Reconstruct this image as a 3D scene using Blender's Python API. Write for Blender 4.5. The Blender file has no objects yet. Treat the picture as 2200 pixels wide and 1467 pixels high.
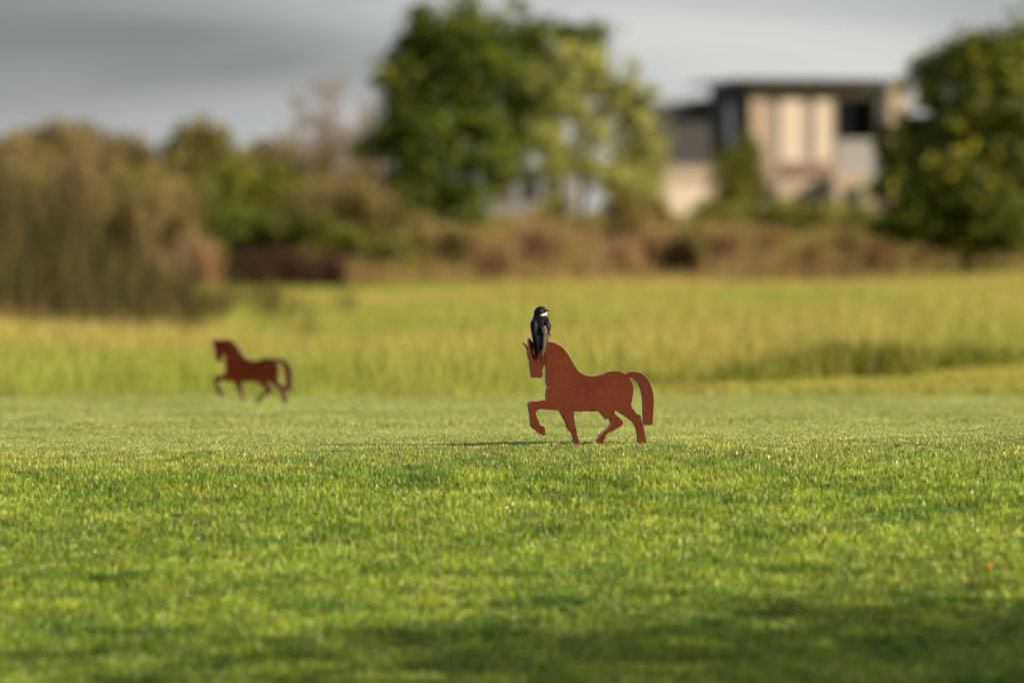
import bpy, bmesh, math, random
import numpy as np
from mathutils import Vector, Matrix

R = math.radians
scene = bpy.context.scene
COL = scene.collection
rng = np.random.default_rng(7)
random.seed(7)

# ------------------------------------------------------------------ camera
CAM_H, FPX, HORIZON = 0.635, 12222.0, 450.0       # 200 mm lens on a 36 mm sensor, 2200 px wide photo
FOCUS = 15.3
cd = bpy.data.cameras.new('camera')
cd.lens = 200; cd.sensor_width = 36; cd.clip_start = 0.5; cd.clip_end = 20000
cd.dof.use_dof = True; cd.dof.focus_distance = FOCUS; cd.dof.aperture_fstop = 3.5
cam = bpy.data.objects.new('camera', cd); COL.objects.link(cam)
cam.location = (0, 0, CAM_H)
cam.rotation_euler = (R(90) - math.atan((733.5 - HORIZON) / FPX), 0, 0)
scene.camera = cam

# ------------------------------------------------------------------ light
SUN_AZ, SUN_EL = R(60), R(27)                      # to the right of the camera's back, low
to_sun = Vector((math.sin(SUN_AZ) * math.cos(SUN_EL), -math.cos(SUN_AZ) * math.cos(SUN_EL), math.sin(SUN_EL)))
sd = bpy.data.lights.new('sun', 'SUN'); sd.energy = 4.6; sd.angle = R(0.55); sd.color = (1.0, 0.84, 0.62)
sun = bpy.data.objects.new('sun', sd); COL.objects.link(sun)
sun.rotation_euler = to_sun.to_track_quat('Z', 'Y').to_euler()

world = bpy.data.worlds.new('World'); scene.world = world; world.use_nodes = True
wt = world.node_tree; wt.nodes.clear()
def wn(t, **kw):
    n = wt.nodes.new(t)
    for k, v in kw.items(): setattr(n, k, v)
    return n
def wmath(op, a, b=None, c=None):
    n = wn('ShaderNodeMath', operation=op)
    for i, v in enumerate((a, b, c)):
        if v is None: continue
        if isinstance(v, (int, float)): n.inputs[i].default_value = v
        else: wt.links.new(v, n.inputs[i])
    return n.outputs[0]
w_out = wn('ShaderNodeOutputWorld'); w_bg = wn('ShaderNodeBackground'); w_bg.inputs['Strength'].default_value = 0.1
wt.links.new(w_bg.outputs[0], w_out.inputs[0])
w_sky = wn('ShaderNodeTexSky'); w_sky.sky_type = 'NISHITA'; w_sky.sun_disc = False
w_sky.sun_elevation = SUN_EL; w_sky.sun_rotation = R(180) - SUN_AZ
w_tc = wn('ShaderNodeTexCoord'); w_sep = wn('ShaderNodeSeparateXYZ'); wt.links.new(w_tc.outputs['Generated'], w_sep.inputs[0])
zc = wmath('ADD', wmath('MAXIMUM', w_sep.outputs[2], 0.0), 0.24)          # clouds lie on a flat layer overhead
w_cmb = wn('ShaderNodeCombineXYZ')
wt.links.new(wmath('DIVIDE', w_sep.outputs[0], zc), w_cmb.inputs[0])
wt.links.new(wmath('DIVIDE', w_sep.outputs[1], zc), w_cmb.inputs[1])
CLOUD_SEED = 18.2
w_cmb.inputs[2].default_value = CLOUD_SEED
w_noise = wn('ShaderNodeTexNoise'); w_noise.inputs['Scale'].default_value = 1.6; w_noise.inputs['Detail'].default_value = 4
w_noise.inputs['Roughness'].default_value = 0.45; w_noise.inputs['Distortion'].default_value = 0.6
wt.links.new(w_cmb.outputs[0], w_noise.inputs['Vector'])
w_ramp = wn('ShaderNodeValToRGB'); wt.links.new(w_noise.outputs['Fac'], w_ramp.inputs[0])
cr = w_ramp.color_ramp
cr.elements[0].position = 0.33; cr.elements[0].color = (0.098, 0.111, 0.124, 1)
cr.elements[1].position = 0.66; cr.elements[1].color = (0.50, 0.495, 0.485, 1)
e = cr.elements.new(0.5); e.color = (0.30, 0.315, 0.334, 1)
w_mul = wn('ShaderNodeVectorMath', operation='SCALE'); wt.links.new(w_ramp.outputs[0], w_mul.inputs[0]); w_mul.inputs['Scale'].default_value = 7.7
w_mix = wn('ShaderNodeMix', data_type='RGBA'); w_mix.inputs[0].default_value = 0.88                      # heavy cloud, little blue
wt.links.new(w_sky.outputs[0], w_mix.inputs[6]); wt.links.new(w_mul.outputs[0], w_mix.inputs[7])
wt.links.new(w_mix.outputs[2], w_bg.inputs[0])

scene.view_settings.view_transform = 'Standard'; scene.view_settings.look = 'None'
scene.view_settings.exposure = 0.95; scene.view_settings.gamma = 1
scene.view_settings.use_curve_mapping = False
scene.render.engine = 'CYCLES'
scene.cycles.use_denoising = True; scene.cycles.use_adaptive_sampling = True; scene.cycles.adaptive_threshold = 0.035
scene.cycles.max_bounces = 4; scene.cycles.diffuse_bounces = 2; scene.cycles.glossy_bounces = 2
scene.cycles.transmission_bounces = 4; scene.cycles.transparent_max_bounces = 4
scene.cycles.sample_clamp_indirect = 6
scene.cycles.caustics_reflective = False; scene.cycles.caustics_refractive = False

# ------------------------------------------------------------------ helpers
def at(px, py, d):
    return Vector(((px - 1100.0) / FPX * d, d, CAM_H - (py - HORIZON) / FPX * d))

_pd = np.array([-30, 6, 8, 11, 13, 15.0, 15.4, 16.0, 17, 18.5, 20.5, 23, 25.6, 27.6, 32, 50, 90, 120, 180, 270, 400, 700, 4000.])
_pz = np.array([-.52, -.42, -.350, -.213, -.113, -.013, -.002, -.011, -.033, -.068, -.116, -.174, -.234, -.278, -.335, -.46, -.60, -.56, -.2, .17, .4, .6, .6])
_gd = np.arange(-30, 100, 0.05)
_gz = np.interp(_gd, _pd, _pz)
_k = np.exp(-0.5 * (np.arange(-20, 21) * 0.05 / 0.12) ** 2); _k /= _k.sum()
_gz2 = np.convolve(np.pad(_gz, 20, mode='edge'), _k, mode='valid')
def zf(x, d):
    x = np.asarray(x, float); d = np.asarray(d, float)
    z = np.where(d < 99, np.interp(d, _gd, _gz2), np.interp(d, _pd, _pz))
    near = np.clip((24 - d) / 8.0, 0, 1)
    z = z + near * 0.013 * np.clip(x, -6, 6)
    z = z + near * 0.004 * np.sin(x * 2.1 + 0.6) * np.sin(d * 1.3)
    far = np.clip((d - 30) / 30, 0, 1) * np.clip((300 - d) / 100, 0, 1)
    z = z + far * (0.06 * np.sin(x * 0.35 + 1.0) * np.sin(d * 0.13 + x * .05) + np.clip(x, -20, 20) * 0.012)
    return z
def zg(x, d): return float(zf(x, d))

def link(o, parent=None):
    COL.objects.link(o)
    if parent is not None: o.parent = parent
    return o
def tag(o, label=None, cat=None, group=None, kind=None):
    if label: o['label'] = label
    if cat: o['category'] = cat
    if group: o['group'] = group
    if kind: o['kind'] = kind
    return o
def thing(name, label, cat, loc=(0, 0, 0), rz=0, group=None):
    o = bpy.data.objects.new(name, None); o.location = loc; o.rotation_euler = (0, 0, rz); o.empty_display_size = 0.1
    return tag(link(o), label, cat, group)
def mesh_np(name, verts, tris, mat, cols=None, smooth=False):
    """triangle mesh out of numpy arrays"""
    verts = np.ascontiguousarray(verts, np.float32); tris = np.ascontiguousarray(tris, np.int32)
    me = bpy.data.meshes.new(name)
    me.vertices.add(len(verts)); me.vertices.foreach_set('co', verts.ravel())
    me.loops.add(len(tris) * 3); me.loops.foreach_set('vertex_index', tris.ravel())
    me.polygons.add(len(tris)); me.polygons.foreach_set('loop_start', np.arange(len(tris), dtype=np.int32) * 3)
    me.polygons.foreach_set('loop_total', np.full(len(tris), 3, np.int32))
    me.update(calc_edges=True)
    if smooth: me.polygons.foreach_set('use_smooth', np.ones(len(tris), bool))
    if cols is not None:
        a = me.attributes.new('tint', 'FLOAT_COLOR', 'POINT')
        c = np.ones((len(verts), 4), np.float32); c[:, :cols.shape[1]] = cols
        a.data.foreach_set('color', c.ravel())
    if mat: me.materials.append(mat)
    me.validate()
    return me
class MB:
    """collects shapes, builds ONE mesh object"""
    def __init__(s): s.v, s.f, s.c = [], [], []
    def add(s, vs, fs, col=None):
        b = len(s.v); s.v += [tuple(v) for v in vs]; s.f += [tuple(b + i for i in f) for f in fs]
        s.c += [col or (1, 1, 1)] * len(vs)
    def box(s, x0, x1, y0, y1, z0, z1):
        s.add([(x0,y0,z0),(x1,y0,z0),(x1,y1,z0),(x0,y1,z0),(x0,y0,z1),(x1,y0,z1),(x1,y1,z1),(x0,y1,z1)],
              [(0,3,2,1),(4,5,6,7),(0,1,5,4),(1,2,6,5),(2,3,7,6),(3,0,4,7)])
    def prism(s, poly_xz, y0, y1):
        n = len(poly_xz)
        s.add([(x, y0, z) for x, z in poly_xz] + [(x, y1, z) for x, z in poly_xz],
              [tuple(range(n)), tuple(range(2*n-1, n-1, -1))] + [(i, i+n, (i+1) % n + n, (i+1) % n) for i in range(n)])
    def tube(s, pts, radii, sides=6):
        pts = [Vector(p) for p in pts]; vs, fs = [], []
        for i, p in enumerate(pts):
            t = (pts[min(i+1, len(pts)-1)] - pts[max(i-1, 0)]).normalized()
            a = t.orthogonal().normalized(); b = t.cross(a)
            for k in range(sides):
                th = 2 * math.pi * k / sides
                vs.append(p + (a * math.cos(th) + b * math.sin(th)) * radii[i])
        for i in range(len(pts) - 1):
            for k in range(sides):
                k2 = (k + 1) % sides
                fs.append((i*sides+k, i*sides+k2, (i+1)*sides+k2, (i+1)*sides+k))
        fs.append(tuple(range(sides))[::-1]); fs.append(tuple((len(pts)-1)*sides + k for k in range(sides)))
        s.add(vs, fs)
    def build(s, name, mat, parent=None, smooth=False, bevel=0, cols=False):
        me = bpy.data.meshes.new(name); me.from_pydata(s.v, [], s.f); me.update()
        if cols:
            a = me.attributes.new('tint', 'FLOAT_COLOR', 'POINT')
            a.data.foreach_set('color', np.array([(*c, 1) for c in s.c], np.float32).ravel())
        if smooth: me.polygons.foreach_set('use_smooth', np.ones(len(me.polygons), bool))
        if mat: me.materials.append(mat)
        bm = bmesh.new(); bm.from_mesh(me); bmesh.ops.recalc_face_normals(bm, faces=bm.faces); bm.to_mesh(me); bm.free()
        o = bpy.data.objects.new(name, me); link(o, parent)
        if bevel:
            m = o.modifiers.new('bevel', 'BEVEL'); m.width = bevel; m.segments = 2; m.limit_method = 'ANGLE'
        return o

# ------------------------------------------------------------------ materials
class NT:
    def __init__(s, name):
        s.m = bpy.data.materials.new(name); s.m.use_nodes = True; s.t = s.m.node_tree; s.t.nodes.clear()
        s.out = s.n('ShaderNodeOutputMaterial')
    def n(s, t, **kw):
        x = s.t.nodes.new(t)
        for k, v in kw.items(): setattr(x, k, v)
        return x
    def put(s, sock, v):
        if v is None: return
        if hasattr(v, 'is_linked') or isinstance(v, bpy.types.NodeSocket): s.t.links.new(v, sock)
        elif isinstance(v, (tuple, list)): sock.default_value = (*v, 1) if len(v) == 3 and sock.type == 'RGBA' else v
        else: sock.default_value = v
    def noise(s, vec, scale, detail=3, rough=0.55):
        x = s.n('ShaderNodeTexNoise'); s.put(x.inputs['Vector'], vec); x.inputs['Scale'].default_value = scale
        x.inputs['Detail'].default_value = detail; x.inputs['Roughness'].default_value = rough
        return x.outputs['Fac']
    def ramp(s, fac, stops):
        x = s.n('ShaderNodeValToRGB'); s.put(x.inputs[0], fac); e = x.color_ramp.elements
        while len(e) < len(stops): e.new(0.5)
        for k, (p, c) in enumerate(stops):
            e[k].position = p; e[k].color = (*c, 1) if len(c) == 3 else c
        return x.outputs[0]
    def mix(s, fac, a, b, mode='MIX'):
        x = s.n('ShaderNodeMix', data_type='RGBA', blend_type=mode); s.put(x.inputs[0], fac); s.put(x.inputs[6], a); s.put(x.inputs[7], b)
        return x.outputs[2]
    def maprange(s, v, a, b, c, d):
        x = s.n('ShaderNodeMapRange'); s.put(x.inputs[0], v)
        for i, k in enumerate((a, b, c, d)): x.inputs[i+1].default_value = k
        return x.outputs[0]
    def pbr(s, col, rough=0.6, metal=0, bump=None, bstr=0.3, bdist=0.01, spec=0.5):
        p = s.n('ShaderNodeBsdfPrincipled'); s.put(p.inputs['Base Color'], col); s.put(p.inputs['Roughness'], rough)
        s.put(p.inputs['Metallic'], metal); s.put(p.inputs['Specular IOR Level'], spec)
        if bump is not None:
            b = s.n('ShaderNodeBump'); b.inputs['Strength'].default_value = bstr; b.inputs['Distance'].default_value = bdist
            s.put(b.inputs['Height'], bump); s.t.links.new(b.outputs[0], p.inputs['Normal'])
        return p
    def done(s, sh): s.t.links.new(sh.outputs[0], s.out.inputs[0]); return s.m
    def pos(s): return s.n('ShaderNodeNewGeometry').outputs['Position']
    def obj(s): return s.n('ShaderNodeTexCoord').outputs['Object']

def foliage_mat(name, patch=None, amount=0.5, rough=0.45, transl=0.35, wet=False, spec=0.5):
    """leaf or blade: pigment from the mesh's own tint, a little different from plant to plant and from patch to patch"""
    t = NT(name)
    at_ = t.n('ShaderNodeAttribute', attribute_name='tint'); col = at_.outputs['Color']
    oi = t.n('ShaderNodeObjectInfo')
    hs = t.n('ShaderNodeHueSaturation'); t.put(hs.inputs['Color'], col)
    t.put(hs.inputs['Hue'], t.maprange(oi.outputs['Random'], 0, 1, 0.487, 0.513))
    t.put(hs.inputs['Value'], t.maprange(oi.outputs['Random'], 0, 1, 0.84, 1.16))
    col = hs.outputs[0]
    if patch:
        for sc, lo, hi, am in patch:
            f = t.noise(t.pos(), sc, 3)
            f = t.maprange(f, 0.32, 0.68, 0, 1)
            col = t.mix(am, col, t.mix(f, lo, hi), 'MULTIPLY')
    if wet:
        rough = t.maprange(at_.outputs['Alpha'], 0, 1, 0.29, 0.42)
    p = t.pbr(col, rough, spec=spec)
    tr = t.n('ShaderNodeBsdfTranslucent'); t.put(tr.inputs['Color'], t.mix(1.0, col, (1.25, 1.2, 0.7), 'MULTIPLY'))
    ms = t.n('ShaderNodeMixShader'); ms.inputs[0].default_value = transl
    t.t.links.new(p.outputs[0], ms.inputs[1]); t.t.links.new(tr.outputs[0], ms.inputs[2])
    return t.done(ms)

def plain_mat(name, col, rough=0.7, var=0.12, scale=2.0, bump=0.15, metal=0, spec=0.5):
    t = NT(name); v = t.obj()
    f = t.noise(v, scale, 5)
    c = t.mix(1.0, col, t.ramp(f, [(0.3, (1-var,)*3), (0.7, (1+var,)*3)]), 'MULTIPLY')
    return t.done(t.pbr(c, rough, metal, t.noise(v, scale * 9, 4), bump, 0.02, spec))

M = {}
M['turf'] = foliage_mat('turf_blades', spec=.42, patch= [(0.9, (.80, .84, .8), (1.15, 1.1, 1.2), .8), (5.5, (.66, .76, .6), (1.18, 1.16, 1.1), .85)], wet=True, transl=0.34)
M['meadow'] = foliage_mat('meadow_blades', spec=.2, patch= [(0.10, (.62, .95, .45), (1.2, 1.01, 1.12), .95), (0.9, (.85, .9, .8), (1.12, 1.08, 1.1), .8)], transl=0.3)
M['leaf'] = foliage_mat('leaves', transl=0.22, rough=.55, spec=.3)
M['leaf_light'] = foliage_mat('thin_leaves', transl=0.42, rough=.55, spec=.3)
M['reed'] = foliage_mat('reed_blades', transl=0.2, rough=0.7, spec=.15)
M['bark'] = plain_mat('bark', (.10, .075, .055), 0.9, 0.3, 6, 0.5)
M['twig'] = plain_mat('pale_twig_bark', (.20, .15, .115), 0.9, 0.25, 6, 0.3)

# soil and thatch under the grass; farther off, where no blade is built, this is the grass itself
t = NT('grassland'); v = t.pos()
g = t.ramp(t.noise(v, 0.25, 5), [(0.3, (.07, .085, .02)), (0.55, (.13, .13, .035)), (0.72, (.19, .16, .055))])
g = t.mix(0.45, g, t.ramp(t.noise(v, 30, 4), [(0.3, (.035, .045, .012)), (0.7, (.12, .13, .035))]))
M['ground'] = t.done(t.pbr(g, 0.95, bump=t.noise(v, 60, 4), bstr=0.5, bdist=0.01, spec=0.2))

# ------------------------------------------------------------------ the setting: ground
def grid_lines(lo, hi, f):
    out = [lo]
    while out[-1] < hi: out.append(out[-1] + f(out[-1]))
    return np.array(out)
ys = grid_lines(-25, 9000, lambda y: 0.5 if y < 6 else 0.12 if y < 22 else 0.4 if y < 45 else 2 if y < 140 else 10 if y < 500 else 400)
xs_h = grid_lines(0, 3000, lambda x: 0.15 if x < 3 else 0.6 if x < 9 else 3 if x < 40 else 20 if x < 150 else 300)
xs = np.concatenate([-xs_h[:0:-1], xs_h])
X, Y = np.meshgrid(xs, ys); Z = zf(X, Y)
V = np.stack([X, Y, Z], -1).reshape(-1, 3)
nx, ny = len(xs), len(ys)
ii, jj = np.meshgrid(np.arange(nx - 1), np.arange(ny - 1)); q = (jj * nx + ii).ravel()
T = np.concatenate([np.stack([q, q + 1, q + nx + 1], -1), np.stack([q, q + nx + 1, q + nx], -1)])
ground = link(bpy.data.objects.new('ground', mesh_np('ground', V, T, M['ground'], smooth=True)))
tag(ground, 'gently rolling grass covered ground under the lawn and meadow', 'ground', kind='structure')

# ------------------------------------------------------------------ grass
def blades(n, base_xy, h, w, lean, cols, wet=None, bend=0.5, z0=0.0):
    """n curved tapering blades, 5 vertices and 3 triangles each"""
    az = rng.uniform(0, 2*np.pi, n); fa = az + rng.normal(0, .9, n) + np.pi/2
    dirv = np.stack([np.cos(az), np.sin(az)], -1); sid = np.stack([np.cos(fa), np.sin(fa)], -1)
    v = np.zeros((n, 5, 3)); z0 = np.zeros(n) + z0
    mid = base_xy + dirv * (lean * h * (1-bend) * .55)[:, None]
    tip = base_xy + dirv * (lean * h)[:, None]
    hz = h * np.sqrt(np.clip(1 - np.minimum(lean, .97)**2, 0.05, 1))
    v[:, 0, :2] = base_xy - sid * (w*.5)[:, None]; v[:, 1, :2] = base_xy + sid * (w*.5)[:, None]; v[:, :2, 2] = z0[:, None]
    v[:, 2, :2] = mid - sid * (w*.42)[:, None]; v[:, 3, :2] = mid + sid * (w*.42)[:, None]; v[:, 2:4, 2] = (z0 + hz*.58)[:, None]
    v[:, 4, :2] = tip; v[:, 4, 2] = z0 + hz
    b = (np.arange(n) * 5)[:, None]
    tr = np.stack([b + np.array([0, 1, 3]), b + np.array([0, 3, 2]), b + np.array([2, 3, 4])], 1).reshape(-1, 3)
    c = np.ones((n, 5, 4)); c[:, :, :3] = cols[:, None, :]
    if wet is not None: c[:, :, 3] = (1 - wet)[:, None]
    return v.reshape(-1, 3), tr, c.reshape(-1, 4)
def palette(n, items):
    cols = np.array([c for _, c in items]); p = np.array([w for w, _ in items]); p = p / p.sum()
    c = cols[rng.choice(len(items), n, p=p)]
    return c * rng.uniform(.8, 1.2, (n, 1)) * rng.uniform(.93, 1.07, (n, 3))
def join(parts):
    vs, ts, cs, b = [], [], [], 0
    for v, t_, c in parts:
        vs.append(v); ts.append(t_ + b); cs.append(c); b += len(v)
    return np.concatenate(vs), np.concatenate(ts), np.concatenate(cs)

def scatter(name, pts, rz, scl, vid, sources, label, cat, tilt=None):
    """one object: plants from a few source meshes set out on its points"""
    col = bpy.data.collections.new(name + '_sources')
    for k, me in enumerate(sources):
        col.objects.link(bpy.data.objects.new('%s_source_%02d' % (name, k), me))
    me = bpy.data.meshes.new(name); n = len(pts)
    me.vertices.add(n); me.vertices.foreach_set('co', np.ascontiguousarray(pts, np.float32).ravel())
    rot = np.zeros((n, 3), np.float32); rot[:, 2] = rz
    if tilt is not None: rot[:, :2] = tilt
    a = me.attributes.new('rot', 'FLOAT_VECTOR', 'POINT'); a.data.foreach_set('vector', rot.ravel())
    s3 = np.asarray(scl, np.float32); s3 = np.repeat(s3[:, None], 3, 1) if s3.ndim == 1 else s3
    a = me.attributes.new('scl', 'FLOAT_VECTOR', 'POINT'); a.data.foreach_set('vector', np.ascontiguousarray(s3).ravel())
    a = me.attributes.new('vid', 'INT', 'POINT'); a.data.foreach_set('value', np.ascontiguousarray(vid, np.int32))
    me.update()
    o = link(bpy.data.objects.new(name, me)); tag(o, label, cat, kind='stuff')
    ng = bpy.data.node_groups.new(name + '_spread', 'GeometryNodeTree')
    ng.interface.new_socket('Geometry', in_out='INPUT', socket_type='NodeSocketGeometry')
    ng.interface.new_socket('Geometry', in_out='OUTPUT', socket_type='NodeSocketGeometry')
    N = ng.nodes.new; L = ng.links.new
    gi, go = N('NodeGroupInput'), N('NodeGroupOutput')
    ci = N('GeometryNodeCollectionInfo'); ci.inputs['Collection'].default_value = col
    ci.inputs['Separate Children'].default_value = True; ci.inputs['Reset Children'].default_value = True
    ip = N('GeometryNodeInstanceOnPoints'); ip.inputs['Pick Instance'].default_value = True
    def attr(nm, ty):
        x = N('GeometryNodeInputNamedAttribute'); x.data_type = ty; x.inputs['Name'].default_value = nm
        return next(s_ for s_ in x.outputs if s_.enabled and s_.name == 'Attribute')
    er = N('FunctionNodeEulerToRotation')
    L(attr('rot', 'FLOAT_VECTOR'), er.inputs[0]); L(er.outputs[0], ip.inputs['Rotation'])
    L(attr('scl', 'FLOAT_VECTOR'), ip.inputs['Scale']); L(attr('vid', 'INT'), ip.inputs['Instance Index'])
    L(gi.outputs[0], ip.inputs['Points']); L(ci.outputs[0], ip.inputs['Instance']); L(ip.outputs[0], go.inputs[0])
    o.modifiers.new('spread', 'NODES').node_group = ng
    return o

def jitter_field(x0, x1, y0, y1, sp, keep):
    gx, gy = np.meshgrid(np.arange(x0, x1, sp), np.arange(y0, y1, sp))
    p = np.stack([gx.ravel(), gy.ravel()], -1); p += rng.uniform(-.5, .5, p.shape) * sp
    return p[keep(p[:, 0], p[:, 1])]
def edge_of_meadow(x, d=None):
    """distance at which the long grass begins, for a lateral place x"""
    xs_ = [-8, -3, 0, 0.6, 1.6, 2.4, 3.4, 6]
    return np.interp(x, xs_, [27.2, 27.4, 27.6, 28.6, 31.4, 33.2, 37.0, 42]) + .25*np.sin(x*3.1) + .15*np.sin(x*7.7+1)

TURF = [(5, (.200, .318, .022)), (4, (.290, .395, .052)), (2.8, (.080, .158, .008)), (2.2, (.41, .475, .13)), (.3, (.52, .44, .18))]
FARTURF = [(5, (.285, .345, .085)), (4, (.375, .415, .140)), (2, (.17, .235, .044)), (2.4, (.48, .48, .22))]  # paler tints hold the grazing sheen of the far lawn
# nearest grass: every blade a real blade, set on the rise and fall of the ground
def cell_noise(x, y, sz, k):
    cx = np.floor(x/sz + rng.normal(0, .16, len(x))); cy = np.floor(y/sz + rng.normal(0, .16, len(x)))
    return np.modf(np.abs(np.sin(cx*12.9898*k + cy*78.233 + k)*43758.5453))[0]
def cut_line(x): return 15.27 - .05*x + .03*np.sin(x*5.1) + .02*np.sin(x*13.3)
def near_turf(n):
    y = np.sqrt(rng.uniform(9.6**2, 15.6**2, n)); x = rng.uniform(-1, 1, n) * (.09*y + .32)
    a1, a2 = cell_noise(x, y, .030, 1.0), cell_noise(x, y, .075, 1.7); b1, b2 = cell_noise(x, y, .022, 2.3), cell_noise(x, y, .16, 3.1)
    k = (a1*.6 + a2*.4 > .24) & (y < cut_line(x) + rng.normal(0, .02, n)); x, y, a1, a2, b1, b2 = (q_[k] for q_ in (x, y, a1, a2, b1, b2)); n = len(x)
    h = rng.uniform(.009, .020, n) * (.30 + .80*a1 + .60*a2) * np.clip(.55 + (cut_line(x) - y)*.5, .55, 1)
    lean = np.clip(np.abs(rng.normal(.45, .28, n)), 0, .95)
    cols = palette(n, TURF) * (.44 + .86*b1 + .38*b2)[:, None]  # light and shade of the clumps put into blade colour
    mixw = np.clip(1 - (cut_line(x) - y)/1.0, 0, 1)[:, None]*.8; cols = cols*(1-mixw) + palette(n, FARTURF)*mixw*(.78 + .5*b1)[:, None]  # near the crest: tee grass tint, with sunlit brightness added to the colour
    yel = (a2 > .9); cols[yel] *= np.array([1.15, 1.05, .9]); dk = (b2 < .14); cols[dk] *= np.array([.72, .9, .8])
    wet = (rng.random(n) < .2).astype(float)
    return blades(n, np.stack([x, y], -1), h, rng.uniform(.0015, .0032, n), lean, cols, wet, z0=zf(x, y) - .001)
v1 = near_turf(620000)
o = link(bpy.data.objects.new('mown_turf', mesh_np('mown_turf', *v1[:2], M['turf'], v1[2])))
tag(o, 'coarser dewy mown grass in the foreground', 'grass', kind='stuff')
# the same mown grass to either side of and nearer than the blades above
side = []
for k in range(4):
    n = 2600; v1 = blades(n, rng.uniform(-.17, .17, (n, 2)), rng.uniform(.010, .026, n), rng.uniform(.0025, .0045, n), np.clip(np.abs(rng.normal(.45, .28, n)), 0, .95), palette(n, TURF), np.zeros(n))
    side.append(mesh_np('turf_patch', *v1[:2], M['turf'], v1[2]))
p = jitter_field(-4.5, 4.5, 5, 15.1, .3, lambda x, y: ((np.abs(x) > .09*y + .42) & (np.abs(x) < .09*y + 3)) | ((y < 9.5) & (np.abs(x) < .09*y + 3)))
sl = np.arctan((zf(p[:, 0], p[:, 1] + .15) - zf(p[:, 0], p[:, 1] - .15))/.3)
scatter('side_turf', np.column_stack([p, zf(p[:, 0], p[:, 1]) - .001]), np.zeros(len(p)), np.ones(len(p)), rng.integers(0, 4, len(p)), side,
        'coarse mown grass carrying the foreground lawn on at its sides', 'grass', tilt=np.stack([sl, np.zeros(len(p))], -1))
def fine_turf(n):
    y = rng.uniform(15.0, 18.0, n); x = rng.uniform(-1, 1, n) * (.09*y + .32); k = y > cut_line(x) - .01; x, y = x[k], y[k]; n = len(x)
    b1, b2 = cell_noise(x, y, .02, 1.3), cell_noise(x, y, .2, 2.1)
    return blades(n, np.stack([x, y], -1), rng.uniform(.004, .0085, n), rng.uniform(.0014, .0026, n), np.clip(np.abs(rng.normal(.4, .25, n)), 0, .9), palette(n, FARTURF)*(.7 + .45*b1 + .15*b2)[:, None],
                  (rng.random(n) < .1).astype(float), z0=zf(x, y) - .0005)
v1 = fine_turf(240000)
o = link(bpy.data.objects.new('tee_turf', mesh_np('tee_turf', *v1[:2], M['turf'], v1[2])))
tag(o, 'closely cut fine tee grass just behind the near horse', 'grass', kind='stuff')
# the lawn beyond the crest
turf_meshes = []
for k in range(6):
    n = 1500
    v1 = blades(n, rng.uniform(-.21, .21, (n, 2)), rng.uniform(.004, .009, n), rng.uniform(.003, .006, n), np.clip(np.abs(rng.normal(.42, .25, n)), 0, .93), palette(n, FARTURF), (rng.random(n) < .06).astype(float))
    turf_meshes.append(mesh_np('turf_tuft', *v1[:2], M['turf'], v1[2]))
p = jitter_field(-8, 9, 18.0, 42, .3, lambda x, y: (np.abs(x) < .1*y + 1.2) & (y < np.minimum(edge_of_meadow(x) + .2, 28.3 + .06*np.sin(x*4))))
sl = (zf(p[:, 0], p[:, 1] + .15) - zf(p[:, 0], p[:, 1] - .15))/.3
scatter('far_lawn', np.column_stack([p, zf(p[:, 0], p[:, 1]) - .001]), rng.integers(0, 2, len(p))*np.pi, np.ones(len(p)), rng.integers(0, 6, len(p)),
        turf_meshes, 'paler smooth tee lawn round the farther horse', 'grass')

SEMI = [(4, (.34, .33, .055)), (3, (.42, .37, .085)), (2, (.24, .28, .035)), (1, (.48, .40, .13))]
semi_meshes = []
for k in range(4):
    n = 700; v1 = blades(n, rng.uniform(-.22, .22, (n, 2)), rng.uniform(.02, .05, n), rng.uniform(.003, .006, n), np.clip(np.abs(rng.normal(.42, .25, n)), 0, .93), palette(n, SEMI), np.zeros(n))
    semi_meshes.append(mesh_np('semi_rough_tuft', *v1[:2], M['turf'], v1[2]))
p = jitter_field(0, 9, 28.2, 44, .3, lambda x, y: (np.abs(x) < .1*y + 1.2) & (y < edge_of_meadow(x) + .3) & (y > 28.25 + .06*np.sin(x*4)))
scatter('semi_rough', np.column_stack([p, zf(p[:, 0], p[:, 1]) - .001]), rng.integers(0, 2, len(p))*np.pi, rng.uniform(.8, 1.2, len(p)), rng.integers(0, 4, len(p)),
        semi_meshes, 'yellowish strip of longer lawn rising below the dark fringe at right', 'grass')
MEADOW = [(4, (.37, .340, .092)), (4, (.43, .370, .130)), (3, (.285, .308, .058)), (2, (.49, .41, .17)), (.5, (.18, .22, .03))]
def tall_tuft(n, spread, hmin, hmax, wmin, wmax, pal, mat, seeds=6, seed_col=(.36, .29, .11), lean=.3):
    h = rng.uniform(hmin, hmax, n)
    parts = [blades(n, rng.normal(0, spread, (n, 2)), h, rng.uniform(wmin, wmax, n), np.clip(np.abs(rng.normal(lean, .2, n)), 0, .9), palette(n, pal))]
    if seeds:
        hs = rng.uniform(hmax*.9, hmax*1.3, seeds); bx_ = rng.normal(0, spread, (seeds, 2)); ln = rng.uniform(.05, .3, seeds)
        parts.append(blades(seeds, bx_, hs, np.full(seeds, wmin*.9), ln, palette(seeds, [(1, seed_col)])))
    v_, t_, c_ = join(parts)
    return mesh_np('tuft', v_, t_, mat, c_)
meadow_meshes = [tall_tuft(70, .16, .10, .28, .003, .006, MEADOW, M['meadow'], seeds=4) for _ in range(6)]
p = np.concatenate([jitter_field(-8, 8, 27, 45, .17, lambda x, y: (np.abs(x) < .1*y + 2) & (y > edge_of_meadow(x))), jitter_field(-24, 24, 45, 125, .27, lambda x, y: np.abs(x) < .1*y + 3)])
keep = rng.random(len(p)) < np.clip(1.25 - p[:, 1]/140, .35, 1); p = p[keep]
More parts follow.
